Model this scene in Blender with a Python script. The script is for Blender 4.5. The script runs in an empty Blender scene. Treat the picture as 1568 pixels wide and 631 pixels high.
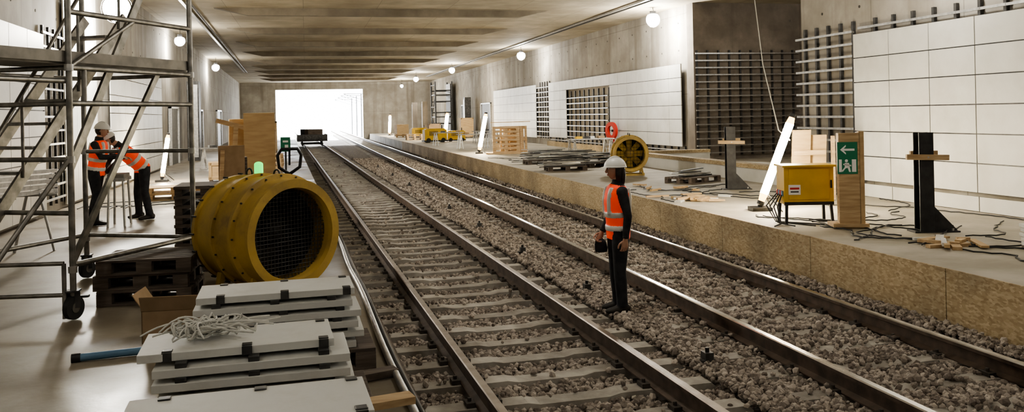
import bpy, bmesh, math, random
import numpy as np
from mathutils import Vector, Matrix, Euler
from mathutils.bvhtree import BVHTree
random.seed(7); rng=np.random.default_rng(7)
scene=bpy.context.scene
V=Vector
try:
    scene.view_settings.view_transform='AgX'; scene.view_settings.look='AgX - Medium High Contrast'; scene.view_settings.exposure=-0.1
except Exception as e: print(e)

# ------------------------------------------------------------------ materials
def pm(name,c1,c2=None,scale=4,rough=.7,metal=0.,bump=0.,bscale=None,detail=6,rvar=0.,
       lo=.35,hi=.65,stain=None,sscale=.4,brick=None,brick_axes='XY',stretch=None,emis=None,estr=0,spec=.5,island=False,streak=None):
    m=bpy.data.materials.new(name); m.use_nodes=True
    nt=m.node_tree; N=nt.nodes; L=nt.links
    b=N['Principled BSDF']; b.inputs['Roughness'].default_value=rough; b.inputs['Metallic'].default_value=metal
    b.inputs['Specular IOR Level'].default_value=spec
    tc=N.new('ShaderNodeTexCoord'); vec=tc.outputs['Object']
    if stretch:
        mp=N.new('ShaderNodeMapping'); mp.inputs['Scale'].default_value=stretch
        L.new(vec,mp.inputs['Vector']); v2=mp.outputs['Vector']
    else: v2=vec
    c2=c2 or c1
    n=N.new('ShaderNodeTexNoise'); n.inputs['Scale'].default_value=scale; n.inputs['Detail'].default_value=detail
    L.new(v2,n.inputs['Vector'])
    r=N.new('ShaderNodeValToRGB'); r.color_ramp.elements[0].position=lo; r.color_ramp.elements[1].position=hi
    r.color_ramp.elements[0].color=(*c1,1); r.color_ramp.elements[1].color=(*c2,1)
    if island:
        g=N.new('ShaderNodeNewGeometry'); L.new(g.outputs['Random Per Island'],r.inputs['Fac'])
        r.color_ramp.elements[0].position=0; r.color_ramp.elements[1].position=1
    else: L.new(n.outputs['Fac'],r.inputs['Fac'])
    col=r.outputs['Color']
    def over(col,fac,c,amt=1):
        mx=N.new('ShaderNodeMix'); mx.data_type='RGBA'
        if amt<1:
            mu=N.new('ShaderNodeMath'); mu.operation='MULTIPLY'; mu.inputs[1].default_value=amt; L.new(fac,mu.inputs[0]); fac=mu.outputs[0]
        L.new(fac,mx.inputs['Factor']); L.new(col,mx.inputs['A']); mx.inputs['B'].default_value=(*c,1); return mx.outputs['Result']
    if stain:
        n2=N.new('ShaderNodeTexNoise'); n2.inputs['Scale'].default_value=sscale; n2.inputs['Detail'].default_value=8
        n2.inputs['Roughness'].default_value=.65
        L.new(vec,n2.inputs['Vector'])
        r2=N.new('ShaderNodeValToRGB'); r2.color_ramp.elements[0].position=.4; r2.color_ramp.elements[1].position=.68
        L.new(n2.outputs['Fac'],r2.inputs['Fac']); col=over(col,r2.outputs['Color'],stain)
    if streak:
        mp=N.new('ShaderNodeMapping'); mp.inputs['Scale'].default_value=(2.2,2.2,.12); L.new(vec,mp.inputs['Vector'])
        n5=N.new('ShaderNodeTexNoise'); n5.inputs['Scale'].default_value=1; n5.inputs['Detail'].default_value=7; L.new(mp.outputs[0],n5.inputs['Vector'])
        r5=N.new('ShaderNodeValToRGB'); r5.color_ramp.elements[0].position=.5; r5.color_ramp.elements[1].position=.72
        L.new(n5.outputs['Fac'],r5.inputs['Fac']); col=over(col,r5.outputs['Color'],streak,.8)
    if brick:
        bw,bh,dark=brick
        if brick_axes=='YZ':
            sp=N.new('ShaderNodeSeparateXYZ'); cb=N.new('ShaderNodeCombineXYZ'); L.new(vec,sp.inputs[0])
            L.new(sp.outputs['Y'],cb.inputs['X']); L.new(sp.outputs['Z'],cb.inputs['Y']); bv=cb.outputs[0]
        else: bv=vec
        bt=N.new('ShaderNodeTexBrick'); bt.offset=0; bt.inputs['Scale'].default_value=1
        bt.inputs['Brick Width'].default_value=bw; bt.inputs['Row Height'].default_value=bh
        bt.inputs['Mortar Size'].default_value=.012; bt.inputs['Color1'].default_value=(1,1,1,1)
        bt.inputs['Color2'].default_value=(.84,.84,.84,1); bt.inputs['Mortar'].default_value=(dark,dark,dark,1)
        L.new(bv,bt.inputs['Vector'])
        mx=N.new('ShaderNodeMix'); mx.data_type='RGBA'; mx.blend_type='MULTIPLY'; mx.inputs['Factor'].default_value=1
        L.new(col,mx.inputs['A']); L.new(bt.outputs['Color'],mx.inputs['B']); col=mx.outputs['Result']
    L.new(col,b.inputs['Base Color'])
    if rvar:
        n3=N.new('ShaderNodeTexNoise'); n3.inputs['Scale'].default_value=.9; n3.inputs['Detail'].default_value=5
        L.new(vec,n3.inputs['Vector'])
        mr=N.new('ShaderNodeMapRange'); mr.inputs['From Min'].default_value=.3; mr.inputs['From Max'].default_value=.7
        mr.inputs['To Min'].default_value=max(.05,rough-rvar); mr.inputs['To Max'].default_value=min(1,rough+rvar)
        L.new(n3.outputs['Fac'],mr.inputs['Value']); L.new(mr.outputs['Result'],b.inputs['Roughness'])
    if bump:
        n4=N.new('ShaderNodeTexNoise'); n4.inputs['Scale'].default_value=bscale or scale*3; n4.inputs['Detail'].default_value=5
        L.new(v2,n4.inputs['Vector'])
        bp=N.new('ShaderNodeBump'); bp.inputs['Strength'].default_value=bump; bp.inputs['Distance'].default_value=.02
        L.new(n4.outputs['Fac'],bp.inputs['Height']); L.new(bp.outputs['Normal'],b.inputs['Normal'])
    if emis:
        b.inputs['Emission Color'].default_value=(*emis,1); b.inputs['Emission Strength'].default_value=estr
    return m

def osb_mat():
    m=pm('osb_board',(.5,.36,.19),(.62,.48,.28),6,.75)
    nt=m.node_tree;N=nt.nodes;L=nt.links;b=N['Principled BSDF']
    tc=N.new('ShaderNodeTexCoord'); mp=N.new('ShaderNodeMapping'); mp.inputs['Scale'].default_value=(26,22,48)
    L.new(tc.outputs['Object'],mp.inputs['Vector'])
    vo=N.new('ShaderNodeTexVoronoi'); vo.inputs['Scale'].default_value=1.0; L.new(mp.outputs['Vector'],vo.inputs['Vector'])
    r=N.new('ShaderNodeValToRGB'); e=r.color_ramp.elements
    e[0].color=(.30,.215,.115,1); e[1].color=(.60,.50,.33,1); x=e.new(.5); x.color=(.45,.35,.21,1)
    L.new(vo.outputs['Color'],r.inputs['Fac'])
    n=N.new('ShaderNodeTexNoise'); n.inputs['Scale'].default_value=.8; n.inputs['Detail'].default_value=6; L.new(tc.outputs['Object'],n.inputs['Vector'])
    r2=N.new('ShaderNodeValToRGB'); r2.color_ramp.elements[0].color=(.6,.6,.6,1); r2.color_ramp.elements[0].position=.35; r2.color_ramp.elements[1].position=.6; L.new(n.outputs['Fac'],r2.inputs['Fac'])
    mx=N.new('ShaderNodeMix'); mx.data_type='RGBA'; mx.blend_type='MULTIPLY'; mx.inputs['Factor'].default_value=1
    L.new(r.outputs['Color'],mx.inputs['A']); L.new(r2.outputs['Color'],mx.inputs['B']); L.new(mx.outputs['Result'],b.inputs['Base Color']); return m
def ballast_mat():
    m=bpy.data.materials.new('ballast_ground'); m.use_nodes=True
    nt=m.node_tree;N=nt.nodes;L=nt.links;b=N['Principled BSDF']; b.inputs['Roughness'].default_value=.9
    tc=N.new('ShaderNodeTexCoord')
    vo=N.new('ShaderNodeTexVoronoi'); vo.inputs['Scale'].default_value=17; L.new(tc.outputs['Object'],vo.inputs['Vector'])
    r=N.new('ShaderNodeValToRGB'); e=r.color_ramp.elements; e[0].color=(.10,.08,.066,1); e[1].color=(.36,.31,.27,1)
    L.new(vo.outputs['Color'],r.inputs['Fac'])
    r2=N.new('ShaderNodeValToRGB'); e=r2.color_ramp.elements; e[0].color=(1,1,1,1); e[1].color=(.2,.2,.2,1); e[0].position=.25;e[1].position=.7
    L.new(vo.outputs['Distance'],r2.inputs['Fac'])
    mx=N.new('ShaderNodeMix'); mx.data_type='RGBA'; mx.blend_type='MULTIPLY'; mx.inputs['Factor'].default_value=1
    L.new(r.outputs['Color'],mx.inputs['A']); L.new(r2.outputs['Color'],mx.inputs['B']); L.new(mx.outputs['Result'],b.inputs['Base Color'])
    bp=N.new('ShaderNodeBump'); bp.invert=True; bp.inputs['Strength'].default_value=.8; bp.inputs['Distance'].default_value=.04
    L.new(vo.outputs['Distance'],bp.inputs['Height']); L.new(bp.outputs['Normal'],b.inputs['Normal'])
    return m

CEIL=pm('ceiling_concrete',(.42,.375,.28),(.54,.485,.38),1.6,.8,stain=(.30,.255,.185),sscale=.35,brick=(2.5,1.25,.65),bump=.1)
BEAM=pm('beam_concrete_shaded',(.16,.135,.10),(.23,.20,.15),1.6,.85,stain=(.11,.092,.067),sscale=.5,bump=.1)  # darker than the ceiling: shadow on the beam faces put into the colour
WALL=pm('wall_concrete',(.34,.315,.275),(.46,.435,.39),1.3,.85,stain=(.25,.225,.19),sscale=.5,brick=(2.4,2.9,.6),brick_axes='YZ',bump=.15,streak=(.20,.175,.145))
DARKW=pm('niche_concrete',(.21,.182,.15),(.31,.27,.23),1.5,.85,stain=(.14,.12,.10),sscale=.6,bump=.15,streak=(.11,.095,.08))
FLOORL=pm('platform_concrete',(.18,.152,.112),(.28,.246,.195),1.2,.42,stain=(.12,.095,.062),sscale=.55,rvar=.16,bump=.08,bscale=20)
FLOORR=pm('platform_screed',(.36,.335,.28),(.48,.45,.39),1.5,.7,stain=(.28,.25,.19),sscale=.7,bump=.08,bscale=20)
PANEL=pm('white_cladding',(.62,.62,.595),(.71,.71,.685),.8,.45,stain=(.55,.545,.51),sscale=.9)
PANELT=pm('white_slab',(.62,.63,.62),(.72,.73,.72),3,.6,stain=(.52,.52,.50),sscale=3)
HOLE=pm('tie_hole',(.06,.055,.05),None,3,.9)
OSB=osb_mat()
BAL=ballast_mat()
STONE=pm('ballast_stone',(.13,.105,.09),(.50,.45,.40),4,.9,island=True)
SLEEP=pm('sleeper_concrete',(.31,.29,.26),(.45,.43,.39),5,.75,stain=(.17,.15,.13),sscale=1.6,bump=.15)
RAILS=pm('rail_side_rust',(.05,.034,.024),(.11,.076,.054),7,.65,.3)
RAILT=pm('rail_head_steel',(.45,.43,.41),(.6,.58,.55),6,.25,1.)
RAILD=pm('rail_head_dull',(.19,.155,.13),(.28,.24,.21),6,.42,.8)
CLIP=pm('rail_clip',(.04,.033,.028),(.08,.07,.06),9,.7,.3)
GALV=pm('galvanised_steel',(.38,.38,.38),(.55,.55,.54),12,.38,.9)
ALU=pm('scaffold_steel',(.17,.165,.155),(.32,.31,.29),10,.42,.8)
DECK=pm('scaffold_deck',(.17,.16,.145),(.28,.265,.24),6,.6,.3)
YEL=pm('yellow_paint',(.48,.325,.07),(.62,.44,.11),5,.5,stain=(.27,.18,.06),sscale=2.5)
YEL2=pm('machine_yellow',(.60,.37,.02),(.68,.43,.03),5,.45)
BLK=pm('black_steel',(.018,.018,.02),(.04,.04,.042),8,.5,.3)
BLKM=pm('dark_metal',(.05,.05,.052),(.10,.10,.10),8,.5,.6)
WOOD=pm('timber',(.38,.26,.14),(.54,.40,.24),3,.75,stretch=(1,9,9))
WOODD=pm('weathered_timber',(.07,.055,.045),(.15,.12,.10),3,.85,stretch=(1,8,8))
PLY=pm('plywood',(.42,.29,.15),(.52,.38,.21),2.5,.7,stretch=(1,1,5))
CARD=pm('cardboard',(.27,.19,.11),(.34,.24,.15),6,.85)
GREEN=pm('sign_green',(.01,.12,.06),None,3,.5,emis=(0,.3,.14),estr=.06)
SWHITE=pm('sign_white',(.85,.85,.85),None,3,.5)
RED=pm('red_paint',(.5,.03,.02),None,3,.5)
BLUE=pm('blue_plastic',(.09,.18,.30),(.13,.25,.38),3,.5)
ROPE=pm('white_rope',(.55,.55,.52),(.7,.7,.67),20,.8)
CABLE=pm('black_cable',(.02,.02,.02),None,3,.6)
CORD=pm('grey_cord',(.4,.38,.33),None,3,.7)
HELM=pm('helmet_white',(.78,.78,.76),None,3,.35)
JACK=pm('black_jacket',(.012,.012,.015),(.03,.03,.034),14,.85)
TROU=pm('black_trousers',(.012,.013,.018),(.028,.03,.036),12,.85)
BOOT=pm('boot_leather',(.02,.017,.015),None,12,.6)
VEST=pm('hi_vis_vest',(.92,.06,.012),(1.0,.10,.02),8,.6,emis=(1,.06,.01),estr=.3)  # faint emission put into the vest cloth, brightening the orange
BAND=pm('reflective_band',(.62,.62,.60),(.75,.75,.73),8,.35)
SKIN=pm('skin',(.46,.26,.18),(.52,.31,.22),8,.55)
HAIR=pm('dark_hair',(.018,.012,.01),(.035,.022,.016),30,.6)
EYEW=pm('eye_white',(.8,.8,.8),None,3,.3)
EYED=pm('eye_iris',(.03,.02,.015),None,3,.3)
LIP=pm('lips',(.42,.15,.13),None,3,.5)
RUBBER=pm('rubber',(.03,.03,.03),None,5,.8)
GLOW=pm('lamp_tube_glow',(1,1,1),None,3,.5,emis=(1,.86,.62),estr=230)
GLOWE=pm('lamp_tube_end_glow',(1,.8,.5),None,3,.5,emis=(1,.55,.16),estr=9)
GLOWC=pm('lamp_bulb_glow',(1,1,1),None,3,.5,emis=(1,.98,.93),estr=120)
GLOWG=pm('green_beacon',(.1,.8,.2),None,3,.4,emis=(.05,1,.15),estr=1.6)
OUT=pm('sunlit_concrete',(.75,.75,.73),(.85,.85,.83),1,.8)
TARP=pm('grey_sacks',(.25,.25,.25),(.45,.44,.42),4,.8)

# ------------------------------------------------------------------ mesh builder
class MB:
    def __init__(s): s.v=[];s.f=[];s.m=[];s.s=[];s.mats=[];s.M=Matrix.Identity(4)
    def mi(s,mat):
        if mat not in s.mats: s.mats.append(mat)
        return s.mats.index(mat)
    def add(s,vs,fs,mat,smooth=False):
        o=len(s.v); k=s.mi(mat)
        s.v+= [tuple(s.M@V(p)) for p in vs]
        for f in fs: s.f.append([i+o for i in f]); s.m.append(k); s.s.append(smooth)
    def box(s,c,size,mat,rot=None):
        R=Matrix.Identity(3)
        if rot is not None: R=rot if isinstance(rot,Matrix) else Euler(rot).to_matrix()
        c=V(c); h=[d/2 for d in size]
        vs=[c+R@V((x*h[0],y*h[1],z*h[2])) for x in(-1,1) for y in(-1,1) for z in(-1,1)]
        s.add(vs,[(0,1,3,2),(4,6,7,5),(0,4,5,1),(2,3,7,6),(0,2,6,4),(1,5,7,3)],mat)
    def bb(s,x0,x1,y0,y1,z0,z1,mat): s.box(((x0+x1)/2,(y0+y1)/2,(z0+z1)/2),(abs(x1-x0),abs(y1-y0),abs(z1-z0)),mat)
    def prism(s,poly,z0,z1,mat):
        n=len(poly); vs=[(x,y,z0) for x,y in poly]+[(x,y,z1) for x,y in poly]
        fs=[tuple(range(n))[::-1],tuple(range(n,2*n))]+[(i,(i+1)%n,n+(i+1)%n,n+i) for i in range(n)]
        s.add(vs,fs,mat)
    def frame(s,d,up=V((0,0,1))):
        d=d.normalized()
        if abs(d.dot(up))>.99: up=V((0,1,0)) if abs(d.y)<.9 else V((1,0,0))
        a=d.cross(up).normalized(); b=a.cross(d).normalized(); return a,b
    def beam(s,p1,p2,w,h,mat,up=V((0,0,1))):
        p1=V(p1);p2=V(p2); a,b=s.frame(p2-p1,up)
        vs=[p+a*x*w/2+b*y*h/2 for p in(p1,p2) for x,y in((-1,-1),(1,-1),(1,1),(-1,1))]
        s.add(vs,[(3,2,1,0),(4,5,6,7),(0,1,5,4),(1,2,6,5),(2,3,7,6),(3,0,4,7)],mat)
    def cyl(s,p1,p2,r,mat,r2=None,n=12,caps=True):
        p1=V(p1);p2=V(p2); r2=r if r2 is None else r2; a,b=s.frame(p2-p1)
        ring=lambda p,q:[p+(a*math.cos(2*math.pi*i/n)+b*math.sin(2*math.pi*i/n))*q for i in range(n)]
        A=ring(p1,r);B=ring(p2,r2)
        s.add(A+B,[(i,(i+1)%n,n+(i+1)%n,n+i) for i in range(n)],mat,True)
        if caps: s.add(A,[tuple(range(n))[::-1]],mat); s.add(B,[tuple(range(n))],mat)
    def path(s,pts,r,mat,n=6):
        pts=[V(p) for p in pts]; vs=[];fs=[];a=None
        for k,p in enumerate(pts):
            d=(pts[min(k+1,len(pts)-1)]-pts[max(k-1,0)])
            if d.length<1e-6: d=V((0,0,1))
            d.normalize()
            if a is None: a,_=s.frame(d)
            a=(a-d*a.dot(d)); 
            if a.length<1e-5: a,_=s.frame(d)
            a.normalize(); b=d.cross(a)
            rr=r[k] if isinstance(r,(list,tuple)) else r
            vs+=[p+(a*math.cos(2*math.pi*i/n)+b*math.sin(2*math.pi*i/n))*rr for i in range(n)]
        for k in range(len(pts)-1):
            fs+=[(k*n+i,k*n+(i+1)%n,(k+1)*n+(i+1)%n,(k+1)*n+i) for i in range(n)]
        fs.append(tuple(range(n))[::-1]); fs.append(tuple((len(pts)-1)*n+i for i in range(n)))
        s.add(vs,fs,mat,True)
    def loft(s,rings,mat,n=16,side=V((1,0,0))):
        vs=[];fs=[];P=[V(r[0]) for r in rings]
        for k,(c,(ra,rb)) in enumerate(rings):
            d=(P[min(k+1,len(P)-1)]-P[max(k-1,0)]).normalized()
            a=(side-d*side.dot(d)).normalized(); b=d.cross(a)
            vs+=[P[k]+a*math.cos(2*math.pi*i/n)*ra+b*math.sin(2*math.pi*i/n)*rb for i in range(n)]
        for k in range(len(P)-1):
            fs+=[(k*n+i,k*n+(i+1)%n,(k+1)*n+(i+1)%n,(k+1)*n+i) for i in range(n)]
        fs.append(tuple(range(n))[::-1]); fs.append(tuple((len(P)-1)*n+i for i in range(n)))
        s.add(vs,fs,mat,True)
    def sphere(s,c,r,mat,nu=16,nv=10,fn=None,zmin=-1.):
        c=V(c); r=(r,r,r) if not isinstance(r,tuple) else r; vs=[];fs=[]
        for j in range(nv+1):
            z0=zmin+(1-zmin)*j/nv if zmin>-1 else -math.cos(math.pi*j/nv)
            q=math.sqrt(max(0,1-z0*z0)) or 1e-4
            for i in range(nu):
                t=2*math.pi*i/nu; p=V((q*math.cos(t)*r[0],q*math.sin(t)*r[1],z0*r[2]))
                if fn: p=fn(p)
                vs.append(c+p)
        for j in range(nv):
            fs+=[(j*nu+i,j*nu+(i+1)%nu,(j+1)*nu+(i+1)%nu,(j+1)*nu+i) for i in range(nu)]
        fs.append(tuple(range(nu))[::-1]); fs.append(tuple(nv*nu+i for i in range(nu)))
        s.add(vs,fs,mat,True)
    def lathe(s,p0,axis,prof,mat,n=48,smooth=True):
        p0=V(p0); d=V(axis).normalized(); a,b=s.frame(d); 
        for k in range(len(prof)-1):
            vs=[]
            for t,r in prof[k:k+2]:
                vs+=[p0+d*t+(a*math.cos(2*math.pi*i/n)+b*math.sin(2*math.pi*i/n))*r for i in range(n)]
            s.add(vs,[(i,(i+1)%n,n+(i+1)%n,n+i) for i in range(n)],mat,smooth)
    def build(s,name,loc=(0,0,0),rz=0,bevel=0,parent=None):
        me=bpy.data.meshes.new(name); me.from_pydata(s.v,[],s.f)
        for m in s.mats: me.materials.append(m)
        me.polygons.foreach_set('material_index',s.m); me.polygons.foreach_set('use_smooth',s.s); me.update()
        o=bpy.data.objects.new(name,me); scene.collection.objects.link(o)
        o.location=loc; o.rotation_euler=(0,0,rz)
        if bevel:
            b=o.modifiers.new('bevel','BEVEL'); b.width=bevel; b.segments=2; b.limit_method='ANGLE'
        if parent: o.parent=parent
        return o
def light(name,loc,power,col=(1,.95,.86),r=.12,parent=None):
    l=bpy.data.lights.new(name,'POINT'); l.energy=power; l.color=col; l.shadow_soft_size=r
    o=bpy.data.objects.new(name,l); scene.collection.objects.link(o); o.location=loc
    if parent: o.parent=parent
    return o
def L_(x,y): return x-.022*(y-6)

YB=-5.; YE=92.; PZ=.55; CZ=6.1
# ------------------------------------------------------------------ shell
m=MB(); m.bb(-9,19,YB-.3,YE+.4,-.6,-.25,WALL); m.build('floor')
m=MB(); m.bb(-9,19,YB-.3,YE+.4,CZ,CZ+.4,CEIL)
m.build('ceiling')
m=MB()
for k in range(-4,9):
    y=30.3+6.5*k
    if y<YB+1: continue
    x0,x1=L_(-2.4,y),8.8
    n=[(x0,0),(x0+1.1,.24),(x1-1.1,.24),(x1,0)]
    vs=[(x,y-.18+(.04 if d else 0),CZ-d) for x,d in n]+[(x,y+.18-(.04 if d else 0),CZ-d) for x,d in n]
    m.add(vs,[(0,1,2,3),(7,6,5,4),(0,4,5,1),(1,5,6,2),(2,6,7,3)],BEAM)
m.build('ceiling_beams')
m=MB(); xa,xb=L_(-4.65,YB),L_(-4.65,YE)
m.prism([(xa,YB),(xb,YE),(xb-.5,YE),(xa-.5,YB)],-.25,CZ,WALL)
for j in range(60):
    y=1.2+1.5*j; 
    for z in (4.45,5.6): m.cyl((L_(-4.65,y)-.01,y,z),(L_(-4.65,y)+.006,y,z),.03,HOLE,n=8)
m.build('wall_left')
m=MB(); m.bb(10.74,11.3,YB,16.8,-.25,CZ,WALL); m.bb(11.3,18,16.3,16.8,-.25,CZ,WALL)
for j in range(14):
    for z in (4.3,5.6): m.cyl((10.745,1+1.25*j,z),(10.734,1+1.25*j,z),.03,HOLE,n=8)
m.build('wall_right_near')
m=MB(); m.bb(17.5,18,16.8,27.5,-.25,CZ,DARKW); m.bb(13.3,18,27.5,28.,-.25,CZ,DARKW)
m.build('wall_niche')
m=MB(); m.bb(13.3,13.9,28.,YE,-.25,CZ,WALL)
for j in range(42):
    for z in (4.5,5.5): m.cyl((13.305,28.7+1.5*j,z),(13.294,28.7+1.5*j,z),.035,HOLE,n=8)
m.build('wall_right_far')
m=MB(); m.bb(-6,12,YB-.3,YB,-.25,CZ,WALL); m.build('wall_back')
m=MB()
m.bb(-8,-3.0,YE,YE+.4,-.25,CZ,WALL); m.bb(6.0,14,YE,YE+.4,-.25,CZ,WALL); m.bb(-3.0,6.0,YE,YE+.4,5.35,CZ,WALL)
m.build('wall_end')
m=MB(); m.bb(-60,60,YE+.4,220,-.5,-.26,OUT); m.build('outdoor_ground')
m=MB()
for y in (98,106,116,128):
    m.beam((6.7,y,-.25),(6.7,y,5.2),.15,.15,BLKM); m.beam((6.7,y,5.0),(4.2,y,5.0),.08,.08,BLKM); m.beam((6.7,y,4.2),(4.2,y,5.0),.06,.06,BLKM)
m.build('catenary_masts')
m=MB(); m.prism([(L_(-4.65,YB),YB),(L_(.62,YB),YB),(L_(.62,YE),YE),(L_(-4.65,YE),YE)],-.25,PZ,FLOORL); m.build('platform_slab')
m=MB(); m.prism([(6.62,YB),(10.74,YB),(10.74,16.8),(17.5,16.8),(17.5,27.5),(13.3,27.5),(13.3,YE),(6.62,YE)],-.25,PZ,FLOORR); m.build('platform_slab.001')
m=MB(); y=YB+.2; k=0
while y<88:
    m.bb(6.585,6.61,y,y+2.49,-.15,PZ+.012,OSB if y<60 else FLOORR); y+=2.5
m.build('osb_edge_boarding')
m=MB(); y=YB+.2
while y<50:
    m.beam((L_(.635,y),y,.22),(L_(.635,y+2.48),y+2.48,.22),.02,.6,WOODD); y+=2.5
m.build('edge_boarding')

# ------------------------------------------------------------------ tracks
def rail(m,x,y0,y1,z0,top):
    P=[(-.07,0),(-.07,.012),(-.012,.032),(-.012,.118),(-.036,.13),(-.036,.160),(-.028,.170),(.028,.170),(.036,.160),(.036,.13),(.012,.118),(.012,.032),(.07,.012),(.07,0)]
    n=len(P); vs=[(x+a,y0,z0+b) for a,b in P]+[(x+a,y1,z0+b) for a,b in P]
    for i in range(n):
        q=[i,(i+1)%n,n+(i+1)%n,n+i]
        m.add([vs[j] for j in q],[(0,1,2,3)],top if i in(5,6,7) else RAILS)
def track(name,cx,rz,top,sl=-.02):
    m=MB(); y0=YB+.3; y1=150
    for sx in(-.75,.75): rail(m,sx,y0,y1,sl,top)
    y=y0
    while y<YE+30:
        w=.105+.005*random.random(); dx=random.uniform(-.02,.02)
        prof=[(-1.27,-.06),(-1.22,sl),(-.4,sl),(-.3,sl-.02),(.3,sl-.02),(.4,sl),(1.22,sl),(1.27,-.06)]
        vs=[]
        for px,pz in prof:
            vs+=[(px+dx,y-w*1.15,-.23),(px+dx,y-w*.9,pz),(px+dx,y+w*.9,pz),(px+dx,y+w*1.15,-.23)]
        fs=[(3,2,1,0)]
        for i in range(len(prof)-1):
            a=i*4
            fs+=[(a,a+1,a+5,a+4),(a+1,a+2,a+6,a+5),(a+2,a+3,a+7,a+6)]
        a=(len(prof)-1)*4; fs.append((a,a+1,a+2,a+3))
        m.add(vs,fs,SLEEP)
        if y<45:
            for sx in(-.75,.75):
                for d in(-.11,.11):
                    m.box((sx+d,y,sl+.02),(.07,.12,.035),CLIP); m.cyl((sx+d,y,sl),(sx+d,y,sl+.065),.017,CLIP,n=6)
        y+=.6
    return m.build(name,(cx,0,0),rz)
LT=.022
track('railway_track',2.1+6*math.sin(LT),LT,RAILD)
track('railway_track',4.98,0,RAILT)

def hb(x,y):
    lx=x-(2.1-.022*(y-6)); rx=x-4.98
    h=0.0
    if abs(lx)<1.27: h=-.085 if y<11 else -.10
    if abs(rx)<1.25: h=-.048
    if lx<-1.25: h=-.19
    return h
ys=np.concatenate([np.linspace(YB+.02,40,260),np.linspace(40.5,YE-.02,60)])
vs=[];fs=[]
for j,y in enumerate(ys):
    e0=L_(.645,y)
    for i,x in enumerate(np.linspace(e0,6.58,95)):
        vs.append((x,y,sum(hb(x+d,y) for d in(-.15,0,.15))/3-.03+random.uniform(-.008,.008)))
n=95
for j in range(len(ys)-1):
    for i in range(n-1): fs.append((j*n+i,j*n+i+1,(j+1)*n+i+1,(j+1)*n+i))
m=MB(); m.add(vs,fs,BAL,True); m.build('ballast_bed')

def stones(name,N,yfn,rmin,rmax,mat):
    t=(1+5**.5)/2
    iv=np.array([(-1,t,0),(1,t,0),(-1,-t,0),(1,-t,0),(0,-1,t),(0,1,t),(0,-1,-t),(0,1,-t),(t,0,-1),(t,0,1),(-t,0,-1),(-t,0,1)],float)
    iv/=np.linalg.norm(iv[0])
    fc=np.array([(0,11,5),(0,5,1),(0,1,7),(0,7,10),(0,10,11),(1,5,9),(5,11,4),(11,10,2),(10,7,6),(7,1,8),(3,9,4),(3,4,2),(3,2,6),(3,6,8),(3,8,9),(4,9,5),(2,4,11),(6,2,10),(8,6,7),(9,8,1)])
    P=[]
    while len(P)<N:
        y=yfn(random.random()); x=random.uniform(L_(.68,y),6.5)
        lx=(x-(2.1-.022*(y-6))); rx=x-4.98
        if any(abs(abs(q)-.75)<.09 for q in(lx,rx)): continue
        ys_=((y-(YB+.3)+.3)%.6)-.3
        onl=abs(ys_)<.10 and abs(lx)<1.26; onr=abs(ys_)<.10 and abs(rx)<1.26
        if onl and random.random()>.025: continue
        if onr and random.random()>.16: continue
        P.append((x,y,(-.005 if (onl or onr) else hb(x,y))+random.uniform(-.02,.02)))
    P=np.array(P); 
    sc=rng.uniform(rmin,rmax,(N,1,1))*rng.uniform(.65,1.25,(N,1,3))
    jv=iv[None]*(1+rng.uniform(-.22,.22,(N,12,1)))*sc
    A=rng.normal(size=(N,3,3)); Q,_=np.linalg.qr(A)
    Q[np.linalg.det(Q)<0,:,0]*=-1
    W=np.einsum('nij,nkj->nki',Q,jv)+P[:,None,:]
    F=(fc[None]+12*np.arange(N)[:,None,None]).reshape(-1)
    me=bpy.data.meshes.new(name); me.vertices.add(N*12); me.vertices.foreach_set('co',W.reshape(-1).astype(np.float32))
    me.loops.add(len(F)); me.loops.foreach_set('vertex_index',F.astype(np.int32))
    me.polygons.add(N*20); me.polygons.foreach_set('loop_start',np.arange(0,N*60,3,dtype=np.int32))
    me.polygons.foreach_set('loop_total',np.full(N*20,3,dtype=np.int32))
    me.polygons.foreach_set('use_smooth',np.zeros(N*20,dtype=bool))
    me.update(calc_edges=True); me.validate(); me.materials.append(mat)
    o=bpy.data.objects.new(name,me); scene.collection.objects.link(o); return o
stones('ballast_stones',56000,lambda u:5+15*u**1.2,.018,.036,STONE)
stones('ballast_stones',18000,lambda u:20+28*u**1.2,.028,.045,STONE)
m=MB()
for y in (7.1,10.4,13.6,17,20.5,24,28,33,39):
    x=3.52-.011*(y-6); m.box((x,y,.05),(.08,.10,.10),BLKM); m.cyl((x,y,.10),(x,y,.14),.02,BLK,n=8); m.box((x,y,.02),(.15,.09,.03),BLKM)
m.build('track_survey_markers')

# ------------------------------------------------------------------ wall cladding
GP=.010
def clad_right(name,x,y0,y1,z0,z1,pw,ph,skip=None):
    m=MB(); ny=round((y1-y0)/pw); nz=round((z1-z0)/ph); pw=(y1-y0)/ny; ph=(z1-z0)/nz
    for i in range(ny):
        for j in range(nz):
            yy=y0+i*pw; zz=z0+j*ph
            if skip and skip(yy+pw/2,zz+ph/2): continue
            m.bb(x,x+.03+random.uniform(0,.004),yy+GP,yy+pw-GP,zz+GP,zz+ph-GP,PANEL)
            m.bb(x+.036,x+.04,yy,yy+pw,zz,zz+ph,BLKM)  # dark sheet added behind each panel so the seams look shaded
    return m.build(name)
clad_right('wall_cladding',10.58,3.2,14.76,.86,3.75,1.05,.483)
m=MB(); 
for i in range(11): m.bb(10.60,10.63,3.2+1.05*i+GP,3.2+1.05*(i+1)-GP,PZ+.01,.80,PANEL)
m.build('wall_cladding')
clad_right('wall_cladding',13.12,28.2,35.6,1.0,4.0,1.05,.5)
clad_right('wall_cladding',13.12,35.6,45.3,1.0,4.0,1.07,.5,lambda y,z:35.8<y<42 and z<3.5)
clad_right('wall_cladding',13.12,48.0,59.5,.9,4.0,1.05,.5)
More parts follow.
